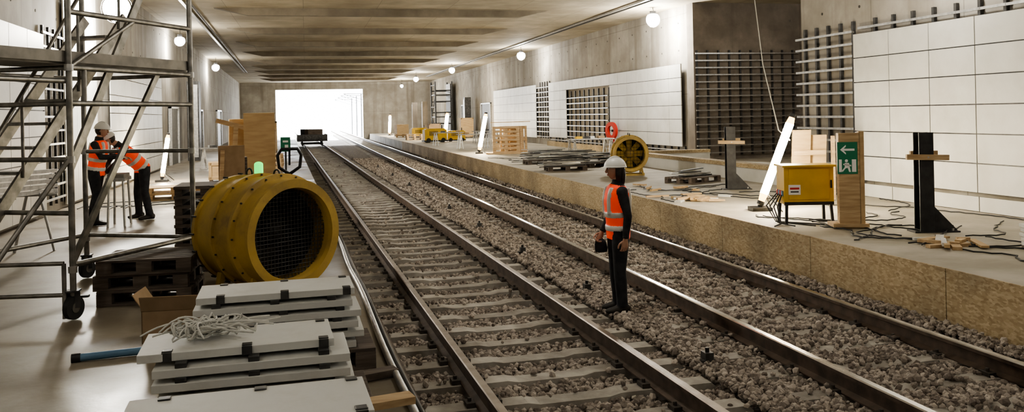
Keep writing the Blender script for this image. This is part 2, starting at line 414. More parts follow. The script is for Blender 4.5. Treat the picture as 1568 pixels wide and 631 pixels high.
def subframe(name,p,q,nrm,z0,z1,dz,dv,out=.1,t=.045):
    p=V((*p,0));q=V((*q,0));nv=V((*nrm,0)); m=MB(); L=(q-p).length; d=(q-p).normalized(); z=z0
    k=0
    while k*dv<=L:
        b=p+d*k*dv; m.beam((b.x,b.y,z0-.1),(b.x,b.y,z1+.12),.06,.06,BLKM)
        zz=z0
        while zz<z1: 
            c=b+nv*out*.5; m.box((c.x,c.y,zz),(.08,.08,.03),GALV); zz+=dz
        k+=1
    while z<=z1:
        a=p+nv*out-d*.1; b=q+nv*out+d*.1
        m.beam((a.x,a.y,z),(b.x,b.y,z),.03,t,GALV); z+=dz
    return m.build(name)
subframe('cladding_subframe',(10.70,14.9),(10.70,16.7),(-1,0),.9,3.9,.242,.42)
subframe('cladding_subframe',(10.70,3.2),(10.70,14.6),(-1,0),3.86,3.9,.25,.525,.04)
subframe('cladding_subframe',(13.4,27.46),(17.3,27.46),(0,-1),.8,4.3,.25,.42)
subframe('cladding_subframe',(13.25,36),(13.25,42),(-1,0),1.1,3.3,.28,.7)
subframe('cladding_subframe',(13.25,45.5),(13.25,47.8),(-1,0),1.0,4.0,.28,.5)
subframe('cladding_subframe',(13.25,28.2),(13.25,45),(-1,0),.62,.9,.25,.6)
m=MB(); m.bb(10.45,10.62,17.2,26.4,PZ,.88,PANEL); m.bb(10.38,10.70,17.2,26.4,.88,.98,OSB); m.bb(10.45,13.3,26.4,26.55,PZ,.88,PANEL); m.bb(10.38,13.3,26.36,26.62,.88,.98,OSB)
m.build('parapet_upstand')
m=MB(); m.bb(12.9,12.98,27.6,45,PZ,.80,OSB); m.build('trim_right')
m=MB()
def lbox(m,y0,y1,z0,z1,off,t,mat):
    m.prism([(L_(-4.65,y0)+off,y0),(L_(-4.65,y0)+off+t,y0),(L_(-4.65,y1)+off+t,y1),(L_(-4.65,y1)+off,y1)],z0,z1,mat)
for i in range(14):
    for j in range(7):
        y0=3.0+1.05*i; z0=.62+.483*j
        if i in(9,10) and 1<=j<=2: continue
        lbox(m,y0+GP,y0+1.05-GP,z0+GP,z0+.483-GP,.10,.03,PANEL); lbox(m,y0,y0+1.05,z0,z0+.483,.09,.004,BLKM)  # with a dark sheet added behind, shading the gaps
for i in range(9):
    for j in range(7):
        y0=24+1.05*i; z0=.62+.483*j
        lbox(m,y0+GP,y0+1.05-GP,z0+GP,z0+.483-GP,.10,.03,PANEL)
for i in range(3):
    for j in range(5): lbox(m,19.4+1.05*i,20.44+1.05*i,.62+1.06*j,1.67+1.06*j,.06,.03,PANEL)  # full-height white strip: floodlight on the wall put into the colour
m.build('wall_cladding')
m=MB()
for i in range(4): lbox(m,17.9+.42*i,17.94+.42*i,.7,4.2,.02,.05,BLKM)
for j in range(13): lbox(m,17.8,19.3,.8+.27*j,.84+.27*j,.07,.03,GALV)
m.build('cladding_subframe')
def door(name,side,y0,y1,z1):
    m=MB()
    if side=='r': X=13.3; s=-1
    else: X=L_(-4.65,y1)+.0; s=1
    X+=s*(.07 if side=='l' else .002)
    m.bb(X,X+s*.05,y0+.08,y1-.08,PZ,z1-.08,BLKM)
    for a,b in((y0,y0+.08),(y1-.08,y1)): m.bb(X,X+s*.12,a,b,PZ,z1,GALV)
    m.bb(X,X+s*.12,y0,y1,z1-.08,z1,GALV); m.box((X+s*.09,y1-.2,PZ+1.05),(.06,.03,.14),GALV)
    m.build(name)
door('door_1','r',61,64.5,3.2); door('door_2','r',70,73,3.2); door('door_3','l',36,38.2,2.9); door('door_4','l',46,49,2.9); door('door_5','l',60,63,3)

# ------------------------------------------------------------------ lamps
def bulb(name,loc,power,r=.13,col=(1,.94,.82)):
    m=MB(); x,y,z=loc
    m.sphere((0,0,0),r,GLOWC,20,14); m.cyl((0,0,r*.8),(0,0,r*.8+.12),r*.5,BLKM); m.path([(0,0,r+.05),(.02,0,r+.08),(0,0,CZ-z)],.012,CABLE)
    for i in range(6):
        a=i*math.pi/3; m.path([(math.cos(a)*r*1.15*math.sin(t),math.sin(a)*r*1.15*math.sin(t),-math.cos(t)*r*1.15) for t in np.linspace(0,2.4,7)],.004,GALV,n=4)
    o=m.build(name,loc)
    light('lamp_light',(0,0,-r*1.6),power,col,r,parent=o)
for loc,p,r in [((12.4,28.9,5.65),1250,.24),((11.9,46.5,5.6),500,.22),((10.4,61,5.6),450,.2),((9.3,73,5.5),450,.2),
              ((-4.2,21.3,4.95),1300,.30),((-5.2,54,5.5),350,.2),((-4.8,36,5.5),380,.18),((9.6,12,5.5),210,.13),((9.8,1.5,5.6),140,.13),((-3.4,3.0,5.5),95,.13),((2.6,9.0,5.5),190,.13),((3,-2.5,5.6),140,.13),((16,22,5.6),170,.12),((9.5,86,5.4),900,.15)]:  # lamps over the near bay, niche and far end are added fill lights
    bulb('hanging_work_or_fill_lamp',loc,p,r)
def tube(name,loc,L,lean,ang,r=.06):
    m=MB(); top=V((lean*math.cos(ang),lean*math.sin(ang),L)); b=V((0,0,.10)); d=(top-b)
    m.box((0,0,.03),(.34,.34,.06),BLKM,rot=(0,0,ang)); m.cyl((0,0,.06),b,.04,BLKM)
    m.cyl(b,b+d*.04,r*.9,BLKM); m.cyl(b+d*.04,b+d*.12,r*.75,GLOWE,r2=r,n=16); m.cyl(b+d*.12,b+d*.9,r,GLOW,n=16); m.cyl(b+d*.9,b+d*.97,r,GLOWE,r2=r*.7,n=16); m.cyl(b+d*.97,top+d*.01,r*.72,BLKM)
    for s in(-1,1): m.cyl(b+d*.15,(V((math.cos(ang+s*.9),math.sin(ang+s*.9),0))*.45+V((0,0,.01))),.012,BLKM,n=6)
    return m.build(name,loc)
tube('work_light_tube',(7.60,13.25,PZ),1.64,.60,-.25,.07)
tube('work_light_tube',(7.62,37.8,PZ),1.85,.35,-.2,.09)
tube('work_light_tube',(9.6,60,PZ),2.0,.25,-.2,.12)
tube('work_light_tube',(7.6,80,PZ),2.0,.1,0,.12)
tube('work_light_tube',(-4.1,26.5,PZ),1.4,.2,0,.06)
sl_=bpy.data.lights.new('sun','SUN'); sl_.energy=14; sl_.angle=.02; sl_.color=(1,.98,.94)
so=bpy.data.objects.new('sun',sl_); scene.collection.objects.link(so); so.location=(0,150,40)
so.rotation_euler=V((-.08,-1,-.28)).to_track_quat('-Z','Y').to_euler()

# ------------------------------------------------------------------ ventilation fans
def fan(name,front,dirv,R,Ln,open_rotor=False):
    m=MB(); d=V((*dirv,0)).normalized(); f=V(front)
    prof=[(-Ln,R*.86),(-Ln,R*1.0),(-Ln+.05,R*1.0),(-Ln+.05,R*.95),(-Ln*.62,R*.98),(-Ln*.62,R*1.05),(-Ln*.62+.04,R*1.05),(-Ln*.62+.04,R*.99),
          (-.26,R*.99),(-.26,R*1.06),(-.22,R*1.06),(-.21,R*.97),(-.05,R*.92),(-.04,R*.97),(0,R*.97),(0,R*.82),(-.05,R*.80),(-.3,R*.80)]
    m.lathe(f,d,prof,YEL,n=64)
    m.lathe(f,d,[(-.3,R*.80),(-Ln,R*.86)],BLKM,n=48)
    a,b=m.frame(d)
    for t in (-Ln+.025,-Ln*.62+.02,-.24):
        for i in range(20):
            q=2*math.pi*i/20; e=a*math.cos(q)+b*math.sin(q); p=f+d*(t-.035)+e*R*1.02
            m.cyl(p,p+d*.07,.010,BLKM,n=6)
    g=-.12 if not open_rotor else -.08; rr=R*.80
    st=.040 if not open_rotor else .09; k=-int(rr/st)
    while k*st<rr:
        c=k*st; h=math.sqrt(max(0,rr*rr-c*c))
        if h>.02:
            G=BLKM if not open_rotor else BLK
            m.cyl(f+d*g+a*c-b*h,f+d*g+a*c+b*h,.0045,G,n=4,caps=False); m.cyl(f+d*g+b*c-a*h,f+d*g+b*c+a*h,.0045,G,n=4,caps=False)
        k+=1
    hm=YEL if open_rotor else BLKM
    m.cyl(f-d*.62*Ln,f-d*.42*Ln,R*.25,hm,n=24); m.sphere(f-d*.42*Ln,R*.24,hm)
    for i in range(8):
        q=2*math.pi*i/8; e=a*math.cos(q)+b*math.sin(q); t=d.cross(e)
        p0=f-d*.5*Ln+e*R*.26; p1=f-d*.5*Ln+e*R*.78; w=t*.07+d*.05
        m.add([p0-w,p0+w,p1+w*1.3,p1-w*1.3],[(0,1,2,3)],hm)
    m.lathe(f,d,[(-Ln*.97,0.001),(-Ln*.97,R*.86)],BLK,n=32)
    zf=PZ
    for t in(-.22*Ln,-.8*Ln):
        c=f+d*t
        s=V((-d.y,d.x,0))
        for k in(-1,1):
            m.beam((c+s*k*R*.62)-V((0,0,R*.72)),V((c.x+s.x*k*R*.7,c.y+s.y*k*R*.7,zf)),.07,.05,YEL)
        m.beam(V((*(c-s*R*.78).xy,zf+.025)),V((*(c+s*R*.78).xy,zf+.025)),.08,.05,YEL)
    for k in(-1,1):
        s=V((-d.y,d.x,0))*k*R*.7; m.beam(V((*(f+s-d*.1*Ln).xy,zf+.05)),V((*(f+s-d*.95*Ln).xy,zf+.05)),.06,.06,YEL)
    for t in(-.3*Ln,-.8*Ln):
        c=f+d*t+V((0,0,R*1.0)); m.path([c+d*.05*math.cos(x)+V((0,0,.02+.05*math.sin(x))) for x in np.linspace(-.3,3.45,8)],.01,BLKM)
    if not open_rotor:
        c=f-d*.72*Ln+V((.05,0,R*.93)); m.cyl(c,c+V((0,0,.06)),.05,BLK); m.cyl(c+V((0,0,.06)),c+V((0,0,.15)),.045,GLOWG); m.sphere(c+V((0,0,.15)),(.045,.045,.03),GLOWG)
    return m.build(name)
fan('ventilation_fan',(-.12,8.6,1.17),(.60,-.80),.555,.95)
fan('ventilation_fan',(8.58,21.7,1.15),(-.25,-.95),.49,.75,True)

# ------------------------------------------------------------------ pallets
def pallet_geo(m,z,mat,dx=0,dy=0,L=1.2,W=.8):
    for i in range(3):
        y=-W/2+.05+i*(W-.1)/2
        m.box((dx,dy+y,z+.011),(L,.1,.022),mat); 
        for k in range(3): m.box((dx-L/2+.07+k*(L-.14)/2,dy+y,z+.061),(.14,.1,.078),mat)
    for k in range(3): m.box((dx-L/2+.07+k*(L-.14)/2,dy,z+.111),(.14,W,.022),mat)
    n=7
    for k in range(n): m.box((dx,dy-W/2+.05+k*(W-.1)/(n-1),z+.133),(L,.088,.022),mat)
def pallets(name,x,y,z,rz,n,mat=WOODD,jit=.02,L=1.2,W=.8):
    m=MB()
    for i in range(n): pallet_geo(m,.145*i,mat,random.uniform(-jit,jit),random.uniform(-jit,jit),L,W)
    return m.build(name,(x,y,z),rz,.003)
pallets('pallet_stack',-1.53,9.14,PZ,-.05,3,L=.86,W=.76)
def slab_stack(name,cx,cy,n,rz,L=1.05,W=.47,shift=(0,0)):
    m=MB(); pallet_geo(m,0,WOODD,.06,0,1.15,max(W+.1,.6)); z=.146
    for i in range(n):
        t=.045; ox=random.uniform(-.04,.04); oy=random.uniform(-.04,.01)
        if i==n-1: ox,oy=shift
        r=random.uniform(-.02,.02)
        m.box((ox,oy,z+t/2),(L,W,t),PANELT,rot=(0,0,r))
        if i<n-1:
            for sx in(-.38,0,.38):
                m.box((ox+sx,oy,z+t+.014),(.06,W-.02,.028),BLKM)
        else:
            for sx in(-.42,0,.42):
                for sy in(-1,1): 
                    m.box((ox+sx+.05,oy+sy*(W/2-.035),z+t+.004),(.055,.05,.008),BLKM)
                    m.box((ox+sx+.05,oy+sy*(W/2+.003),z+t-.022),(.055,.006,.05),BLKM)
        z+=t+.028
    return m.build(name,(cx,cy,PZ),rz,.003), z-.028
slab_stack('slab_stack',-.2,6.26,6,.03,shift=(-.02,.03))
s2,zt2=slab_stack('slab_stack',-.3,5.17,5,.03,W=.5,shift=(-.10,.06))
slab_stack('slab_stack',-.27,3.95,5,.05,W=.5)
m=MB(); c=V((-.56,5.25,PZ+zt2+.02))
for k in range(26):
    a0=random.uniform(0,6.28); rx=random.uniform(.06,.2); ry=random.uniform(.04,.13); ox,oy=random.uniform(-.08,.08),random.uniform(-.05,.05)
    pts=[c+V((ox+rx*math.cos(a0+t),oy+ry*math.sin(a0*1.3+t),.02+.05*random.random()+.03*math.sin(2*t+k))) for t in np.linspace(0,5.5,16)]
    m.path(pts,.006,ROPE,n=5)
for k in range(16):
    a=random.uniform(-3.5,.6); l=random.uniform(.2,.42); h=random.uniform(0,.08)
    pts=[]
    for t in np.linspace(0,1,9):
        p=c+V((math.cos(a+.6*t)*l*t,math.sin(a+.6*t)*l*t*.8,.04+h*math.sin(t*3.1)))
        if p.y<4.96 : p.z=min(p.z,c.z)-(4.96-p.y)*1.2
        if p.x<-.93: p.z=min(p.z,c.z)-(-.93-p.x)*1.3
        pts.append(p)
    m.path(pts,.0055,ROPE,n=5)
m.build('rope_bundle')
m=MB()
for x,y,r,l in((.42,5.75,.3,.42),(.42,4.55,.4,.32),(.43,4.1,.15,.36)):
    m.box((x,y,PZ+.03),(l*.7,.1,.045),WOODD,rot=(0,0,r))
m.box((.38,4.75,PZ+.17),(.35,.12,.04),WOOD,rot=(0,0,.2))
m.build('timber_offcuts')
m=MB(); pts=[(L_(.55,y)+.01*math.sin(y*1.7),y,PZ+.03+.004*math.sin(y*3)) for y in np.arange(2,22,.4)]
m.path(pts,.024,GALV,n=10); m.path([(p[0]+.045,p[1],p[2]-.012) for p in pts],.016,CABLE,n=8)
m.build('edge_conduit')
m=MB(); w,d,h=.5,.36,.27
m.bb(-w/2,w/2,-d/2,-d/2+.008,0,h,CARD); m.bb(-w/2,w/2,d/2-.008,d/2,0,h,CARD); m.bb(-w/2,-w/2+.008,-d/2,d/2,0,h,CARD); m.bb(w/2-.008,w/2,-d/2,d/2,0,h,CARD); m.bb(-w/2,w/2,-d/2,d/2,0,.01,CARD)
m.box((0,-d/2-.03,h+.05),(w,.13,.006),CARD,rot=(2.0,0,0)); m.box((-w/2-.03,0,h+.06),(.14,d,.006),CARD,rot=(0,1.0,0)); m.box((w/2+.06,0,h-.01),(.14,d,.006),CARD,rot=(0,.3,0))
m.build('cardboard_box',(-1.02,7.35,PZ),-.1)
m=MB(); m.cyl((-1.66,6.82,PZ+.03),(-1.05,6.9,PZ+.03),.028,BLUE,n=14); m.cyl((-1.70,6.815,PZ+.03),(-1.64,6.823,PZ+.03),.033,BLK,n=14)
m.build('blue_pipe')

# ------------------------------------------------------------------ scaffold tower
A0=V((-2.04,8.29,PZ)); e1=V((.485,.875,0)).normalized(); e2=V((-.875,.485,0)).normalized()
RS=Matrix((e1,e2,V((0,0,1)))).transposed()
def S(a,b,z): return A0+e1*a+e2*b+V((0,0,z-PZ))
m=MB(); T=.028
Ls,Ws=1.72,1.4
for a,b in((0,0),(Ls,0),(0,Ws),(Ls,Ws)):
    m.cyl(S(a,b,PZ+.22),S(a,b,4.9),T,ALU); m.cyl(S(a,b,PZ+.1),S(a,b,PZ+.34),T*.7,GALV)
    for z in (1.0,1.98,2.8,3.8): m.cyl(S(a,b,z-.03),S(a,b,z+.03),T*1.4,GALV)
    c=S(a,b,PZ+.11); m.cyl(c-e2*.025,c+e2*.025,.105,RUBBER,n=24); m.cyl(c-e2*.03,c+e2*.03,.045,ALU,n=16)
    for s in(-1,1): m.beam(c+e2*s*.045,c+e2*s*.04+V((0,0,.15)),.05,.008,BLKM)
    m.box(c+V((0,0,.15)),(.11,.11,.015),BLKM); m.box(c+e1*.1+V((0,0,.08)),(.12,.05,.02),BLKM)
for z in(1.04,2.48,2.8,3.3): m.cyl(S(0,0,z),S(Ls,0,z),T*.9,ALU)
for z in(1.04,2.8): m.cyl(S(0,Ws,z),S(Ls,Ws,z),T*.85,ALU)
m.cyl(S(0,0,2.8),S(Ls*.5,0,3.3),T*.7,ALU)
for a in(0,Ls):
    for z in((1.5,1.98,2.48,2.8,3.8) if a==0 else (1.04,1.98,2.8)): m.cyl(S(a,0,z),S(a,Ws,z),T*.8,ALU)
m.cyl(S(.18,0,2.5),S(.18,0,2.8),T*.8,ALU)
for z in(.78,1.06): m.cyl(S(-.05,.05,z),S(-.3,.75,z),T*.7,ALU)
for b in(.05,.75): m.cyl(S(-.05-.25*(b-.05)/.7,b,.57),S(-.05-.25*(b-.05)/.7,b,1.06),T*.7,ALU)
m.cyl(S(0,0,2.0),S(-1.1,.3,PZ),T*.8,ALU)
m.box(S(Ls/2,.36,2.86),(Ls+.05,.60,.05),DECK,rot=RS); m.box(S(-.85,.36,2.86),(1.7,.6,.05),DECK,rot=RS)
m.beam(S(-1.7,.03,2.90),S(Ls,.03,2.90),.02,.10,DECK); m.cyl(S(-1.7,.03,2.68),S(0,.03,2.68),T*.8,ALU)
for b in(.74,1.26):
    m.beam(S(-.75,b,PZ+.15),S(1.62,b,3.45),.03,.11,ALU)
p,q=S(-.75,.74,PZ+.15),S(1.62,.74,3.45)
for i in range(1,12):
    c=p.lerp(q,i/12)+e2*.26; m.box(c,(.20,.50,.03),ALU,rot=RS)
for b in(.72,):
    m.path([S(-.9,b,PZ+.5),S(-.7,b,1.35),S(1.3,b,4.1),S(1.72,b,4.3)],.019,ALU,n=8)
    for t in(.1,.4,.7,.95): m.cyl(S(-.75+2.37*t,b,PZ+.15+2.75*t),S(-.75+2.37*t,b,PZ+.95+2.75*t),.015,ALU)
m.beam(S(.05,.05,1.05),S(1.25,.05,2.8),.03,.06,ALU)
m.beam(S(.10,.10,1.9),S(1.66,.10,4.6),.03,.08,ALU)
m.path([S(1.2,.1,4.6),S(1.22,.1,4.2),S(1.2,.12,3.9)],.008,RED); m.path([S(1.2,.12,3.85)+V((.05*math.cos(t),0,.1*math.sin(t))) for t in np.linspace(0,6.2,12)],.008,ROPE)
m.path([S(1.35,.1,4.7),S(1.3,.1,4.1)],.006,ROPE); m.path([S(1.0,.1,3.8)+V((.04*math.cos(t),0,.06*math.sin(t))) for t in np.linspace(0,6.2,12)],.008,ROPE)
m.build('scaffold_stair_tower')

# ------------------------------------------------------------------ people
def hand(m,w,d,palm,side,mat,curl=.5):
    d=V(d).normalized(); side=V(side); side=(side-d*side.dot(d)).normalized(); pn=V(palm); pn=(pn-d*pn.dot(d)-side*pn.dot(side)).normalized()
    w=V(w)
    m.loft([(w-d*.03,(.026,.021)),(w+d*.01,(.030,.018)),(w+d*.05,(.041,.016)),(w+d*.088,(.040,.013)),(w+d*.095,(.034,.010))],mat,12,side=side)
    for k,(off,l) in enumerate(((.030,.072),(.010,.080),(-.010,.074),(-.029,.058))):
        p=w+d*.086+side*off; a=.25+curl*.2; pts=[p]; rr=[.0088]
        for s,fr in enumerate((.45,.32,.23)):
            dd=d*math.cos(a)+pn*math.sin(a); p=p+dd*l*fr; pts.append(p); rr.append(.0084-.0007*s); a+=curl*(.8+.05*k)
        m.path(pts,rr,mat,8); m.sphere(pts[-1],rr[-1],mat,8,6)
    p=w+d*.025+side*.03; pts=[p,p+side*.026+d*.028+pn*.008,p+side*.036+d*.058+pn*.016,p+side*.034+d*.08+pn*.026]
    m.path(pts,[.012,.0105,.0095,.0085],mat,8); m.sphere(pts[-1],.0085,mat,8,6)
def person(name,loc,rz,arms=None,lean=0.,legs=None,head_turn=0,bag=False,hair_long=True):
    b=MB()
    sh=lambda p:V((p[0],p[1]-lean*max(0,p[2]-.95),p[2]-abs(lean)*.12*max(0,p[2]-.95)*(1+abs(lean)*2)))
    tor=[(.86,.160,.105,0),(.93,.170,.118,.0),(1.03,.155,.112,-.005),(1.15,.160,.116,-.01),(1.28,.178,.122,-.01),(1.37,.182,.115,-.005),(1.43,.150,.095,.0),(1.475,.085,.070,.008)]
    b.loft([(sh((0,y,z)),(a,c)) for z,a,c,y in tor],JACK,24)
    vest=[(.845,.176,.130,0),(.93,.180,.134,0),(1.03,.170,.130,-.005),(1.15,.174,.134,-.01),(1.28,.188,.138,-.01),(1.37,.186,.128,-.005),(1.425,.158,.110,0),(1.455,.118,.092,.005)]
    b.loft([(sh((0,y,z)),(a,c)) for z,a,c,y in vest],VEST,24)
    def vr(z):
        for k in range(len(vest)-1):
            if vest[k][0]<=z<=vest[k+1][0]:
                t=(z-vest[k][0])/(vest[k+1][0]-vest[k][0]); return [vest[k][j]*(1-t)+vest[k+1][j]*t for j in(1,2,3)]
    for z in(.95,1.10):
        b.loft([(sh((0,vr(zz)[2],zz)),(vr(zz)[0]+.011,vr(zz)[1]+.011)) for zz in(z,z+.025,z+.05)],BAND,24)
    for sx in(-1,1):
        for sy in(-1,1):
            b.loft([(sh((sx*.09,sy*(vr(z)[1]*.86)+vr(z)[2],z)),(.026,.030)) for z in(1.13,1.2,1.28,1.36,1.43)],BAND,10)
    b.loft([(sh((0,.008,1.42)),(.062,.062)),(sh((0,.002,1.50)),(.054,.056)),(sh((0,-.008,1.57)),(.052,.055))],SKIN,16)
    b.loft([(sh((0,.01,1.44)),(.078,.074)),(sh((0,.01,1.485)),(.070,.070)),(sh((0,.008,1.525)),(.066,.068))],JACK,16)
    legs=legs or [((-.09,0,.90),(-.105,-.01,.49),(-.115,.02,.10)),((.09,0,.90),(.10,-.02,.49),(.105,0,.10))]
    for (h,k,a) in legs:
        h,k,a=V(h),V(k),V(a)
        b.loft([(h+V((0,0,.05)),(.09,.105)),(h.lerp(k,.25),(.092,.10)),(h.lerp(k,.7),(.076,.082)),(k,(.067,.072)),(k.lerp(a,.3),(.066,.072)),(k.lerp(a,.8),(.060,.064)),(a+V((0,0,-.02)),(.062,.066))],TROU,18)
        b.loft([(V((a.x,a.y+.085,.05)),(.034,.045)),(V((a.x,a.y+.05,.055)),(.042,.052)),(V((a.x,a.y-.04,.052)),(.044,.050)),(V((a.x,a.y-.12,.040)),(.050,.038)),(V((a.x,a.y-.175,.034)),(.044,.030)),(V((a.x,a.y-.20,.03)),(.026,.02))],BOOT,16)
        b.loft([(V((a.x,a.y+.02,.04)),(.05,.06)),(a+V((0,0,.06)),(.05,.056))],BOOT,14)
    arms=arms or [((-.185,0,1.40),(-.225,.0,1.13),(-.20,-.13,.90)),((.185,0,1.40),(.245,.04,1.12),(.235,.01,.87))]
    for (s,e,w) in arms:
        s,e,w=sh(s),V(e),V(w)
        b.sphere(s+V((0,0,-.005)),(.062,.066,.062),JACK,14,10)
        b.loft([(s,(.060,.062)),(s.lerp(e,.35),(.057,.060)),(s.lerp(e,.8),(.048,.050)),(e,(.047,.049)),(e.lerp(w,.35),(.045,.047)),(e.lerp(w,.9),(.037,.038)),(w,(.038,.038))],JACK,16)
        b.sphere(e,.047,JACK,12,8)
    src=b.build('tmp_src'); bvh=BVHTree.FromPolygons(b.v,b.f); sm=b.m; smats=b.mats
    r=src.modifiers.new('r','REMESH'); r.mode='VOXEL'; r.voxel_size=.0095; r.use_smooth_shade=True
    s_=src.modifiers.new('s','SMOOTH'); s_.iterations=4; s_.factor=.5
    dg=bpy.context.evaluated_depsgraph_get(); ev=src.evaluated_get(dg); me=bpy.data.meshes.new_from_object(ev)
    m=MB()
    m.v=[tuple(v.co) for v in me.vertices]
    for p in me.polygons:
        _,_,idx,_=bvh.find_nearest(p.center)
        k=m.mi(smats[sm[idx]]) if idx is not None else 0
        m.f.append(list(p.vertices)); m.m.append(k); m.s.append(True)
    bpy.data.objects.remove(src)
    hc=sh((0,-.02,1.635)); M0=m.M.copy()
    m.M=Matrix.Translation(hc)@Matrix.Rotation(head_turn,4,'Z')@Matrix.Rotation(lean*.6,4,'X')
    def hf(p):
        x,y,z=p
        t=max(0,-z/.118); x*=1-.34*t**1.6; 
        if y<0: y*=1-.10*t; y-=.012*t if z>-.11 else 0
        else: y*=1-.30*t
        if y<0 and abs(x)<.045 and z>.02: y+=.006
        return V((x,y,z))
    m.sphere((0,0,0),(.076,.096,.118),SKIN,32,24,fn=hf)
    m.loft([((0,-.088,.022),(.009,.008)),((0,-.101,-.005),(.011,.012)),((0,-.110,-.024),(.015,.013)),((0,-.098,-.036),(.012,.010))],SKIN,10)
    for sx in(-1,1):
        m.sphere((sx*.031,-.081,.012),(.0145,.012,.0095),EYEW,12,8); m.sphere((sx*.031,-.0915,.012),(.0055,.003,.0058),EYED,8,6)
        m.loft([((sx*.014,-.090,.030),(.004,.004)),((sx*.032,-.0905,.035),(.005,.004)),((sx*.052,-.078,.030),(.003,.003))],HAIR,8,side=V((0,0,1)))
        m.sphere((sx*.074,.006,-.004),(.010,.022,.033),SKIN,12,10); m.sphere((sx*.080,.004,-.002),(.006,.012,.020),SKIN,10,8)
    m.sphere((0,-.0905,-.055),(.023,.008,.0055),LIP,12,8); m.sphere((0,-.0885,-.064),(.019,.008,.006),LIP,12,8)
    def hr(p):
        if p.y<-.02: p=V((p.x,-.02-(p.y+.02)*-.15,p.z))
        return p
    m.sphere((0,.014,.012),(.088,.100,.112),HAIR,24,16,fn=hr)
    if hair_long:
        m.loft([((0,.07,.0),(.078,.045)),((0,.078,-.07),(.074,.044)),((0,.075,-.14),(.066,.038)),((0,.072,-.19),(.04,.02))],HAIR,16)
        for sx in(-1,1): m.loft([((sx*.078,.02,.03),(.014,.035)),((sx*.078,.02,-.05),(.014,.034)),((sx*.070,.02,-.13),(.012,.028))],HAIR,10)
    m.sphere((0,.0,.030),(.108,.130,.118),HELM,28,10,zmin=0)
    m.loft([((0,-.0,.024),(.112,.134)),((0,-.0,.036),(.112,.134)),((0,0,.040),(.108,.130))],HELM,28)
    m.loft([((0,-.10,.030),(.085,.006)),((0,-.145,.024),(.074,.005)),((0,-.170,.018),(.045,.004))],HELM,16)
    for x in(-.03,0,.03): m.path([(x,-.10*math.cos(t)*1.0,.032+.122*math.sin(t)*(1-abs(x)*.8)) for t in np.linspace(.5,2.6,10)],.006,HELM,n=6)
    m.M=M0
    for i,(s,e,w) in enumerate(arms):
        e,w=V(e),V(w); d=(w-e).normalized(); sx=-1 if i==0 else 1
        fwd=V((0,-1,0)) if abs(d.y)<.7 else V((-sx,0,.3))
        palm=V((-sx,0,0)) if abs(d.y)<.7 else V((0,0,-1))
        hand(m,w+d*.012,d,palm,fwd,SKIN,.55 if not(bag and i==0) else 1.1)
        if bag and i==0:
            c=w+d*.10
            m.loft([(c+V((0,.01,-.0)),(.015,.04)),(c+V((0,.02,-.04)),(.035,.07)),(c+V((0,.03,-.11)),(.045,.08)),(c+V((0,.03,-.15)),(.035,.07))],JACK,16)
            m.path([c+V((0,-.04,-.04)),c+V((0,-.02,.005)),c+V((0,.03,.005)),c+V((0,.05,-.04))],.007,BLK)
    return m.build(name,loc,rz)
person('construction_worker',(3.47,9.22,.005),math.radians(-93),bag=True,head_turn=-.1)
am=[((-.185,0,1.40),(-.22,-.18,1.17),(-.14,-.42,1.16)),((.185,0,1.40),(.23,-.17,1.17),(.15,-.43,1.14))]
person('construction_worker',(-3.52,15.9,PZ),math.radians(80),arms=am,lean=.14,legs=[((-.09,0,.90),(-.12,-.06,.49),(-.15,-.03,.10)),((.09,0,.90),(.12,.05,.49),(.14,.16,.10))],hair_long=False)
am2=[((-.185,0,1.40),(-.24,-.50,1.06),(-.15,-.66,.86)),((.185,0,1.40),(.24,-.50,1.07),(.16,-.68,.88))]
person('construction_worker',(-2.88,16.5,PZ),math.radians(-60),arms=am2,lean=.8,legs=[((-.09,0,.90),(-.14,-.04,.49),(-.2,0,.10)),((.09,0,.90),(.14,-.02,.49),(.2,.04,.10))],hair_long=False)
m=MB(); m.bb(-.15,.15,-.28,.28,.76,.82,GALV); m.bb(-.13,.13,-.25,.25,.82,.88,DECK)
for x in(-.12,.12):
    for y in(-.24,.24): m.cyl((x*1.1,y*1.1,0),(x*.9,y*.9,.76),.02,GALV)
    m.cyl((x,-.24,.3),(x,.24,.3),.014,GALV)
m.build('trestle_bench',(-3.12,15.7,PZ))
m=MB()
for i in range(5): m.beam((-4.2,9.9+.02*i,1.45+.07*i),(-3.5,13.4,1.35+.07*i),.06,.05,GALV)
for p in((-4.05,10.6),(-3.65,12.9)):
    for s in(-.25,.25): m.cyl((p[0]+s,p[1],PZ),(p[0]+s*.3,p[1],1.36),.02,GALV)
    m.cyl((p[0]-.3,p[1],1.33),(p[0]+.3,p[1],1.33),.022,GALV)
m.build('steel_profiles_on_trestles')

# ------------------------------------------------------------------ right platform objects
def post(name,loc,rz):
    m=MB(); H=1.38
    m.box((0,-.085,H/2),(.20,.018,H),BLK); m.box((0,.085,H/2),(.20,.018,H),BLK); m.box((0,0,H/2),(.014,.17,H),BLK)
    m.box((.12,0,.01),(.62,.26,.02),BLK)
    for s in(-.07,.07):
        m.add([(.10,s-.008,.02),(.42,s-.008,.02),(.10,s-.008,.36),(.10,s+.008,.02),(.42,s+.008,.02),(.10,s+.008,.36)],[(0,1,2),(5,4,3),(0,3,4,1),(1,4,5,2),(2,5,3,0)],BLK)
    m.box((0,-.12,1.04),(.58,.05,.075),WOOD,rot=(0,.03,0)); m.box((.06,.12,1.08),(.38,.05,.075),WOOD)
    m.cyl((0,-.15,1.04),(0,.15,1.04),.012,GALV); m.cyl((.35,.08,.02),(.35,.08,.05),.018,GALV,n=6); m.cyl((.35,-.08,.02),(.35,-.08,.05),.018,GALV,n=6)
    m.build(name,loc,rz,.002)
post('buffer_post',(8.32,10.1,PZ),-.25); post('buffer_post',(9.05,17.0,PZ),-.25)
m=MB()
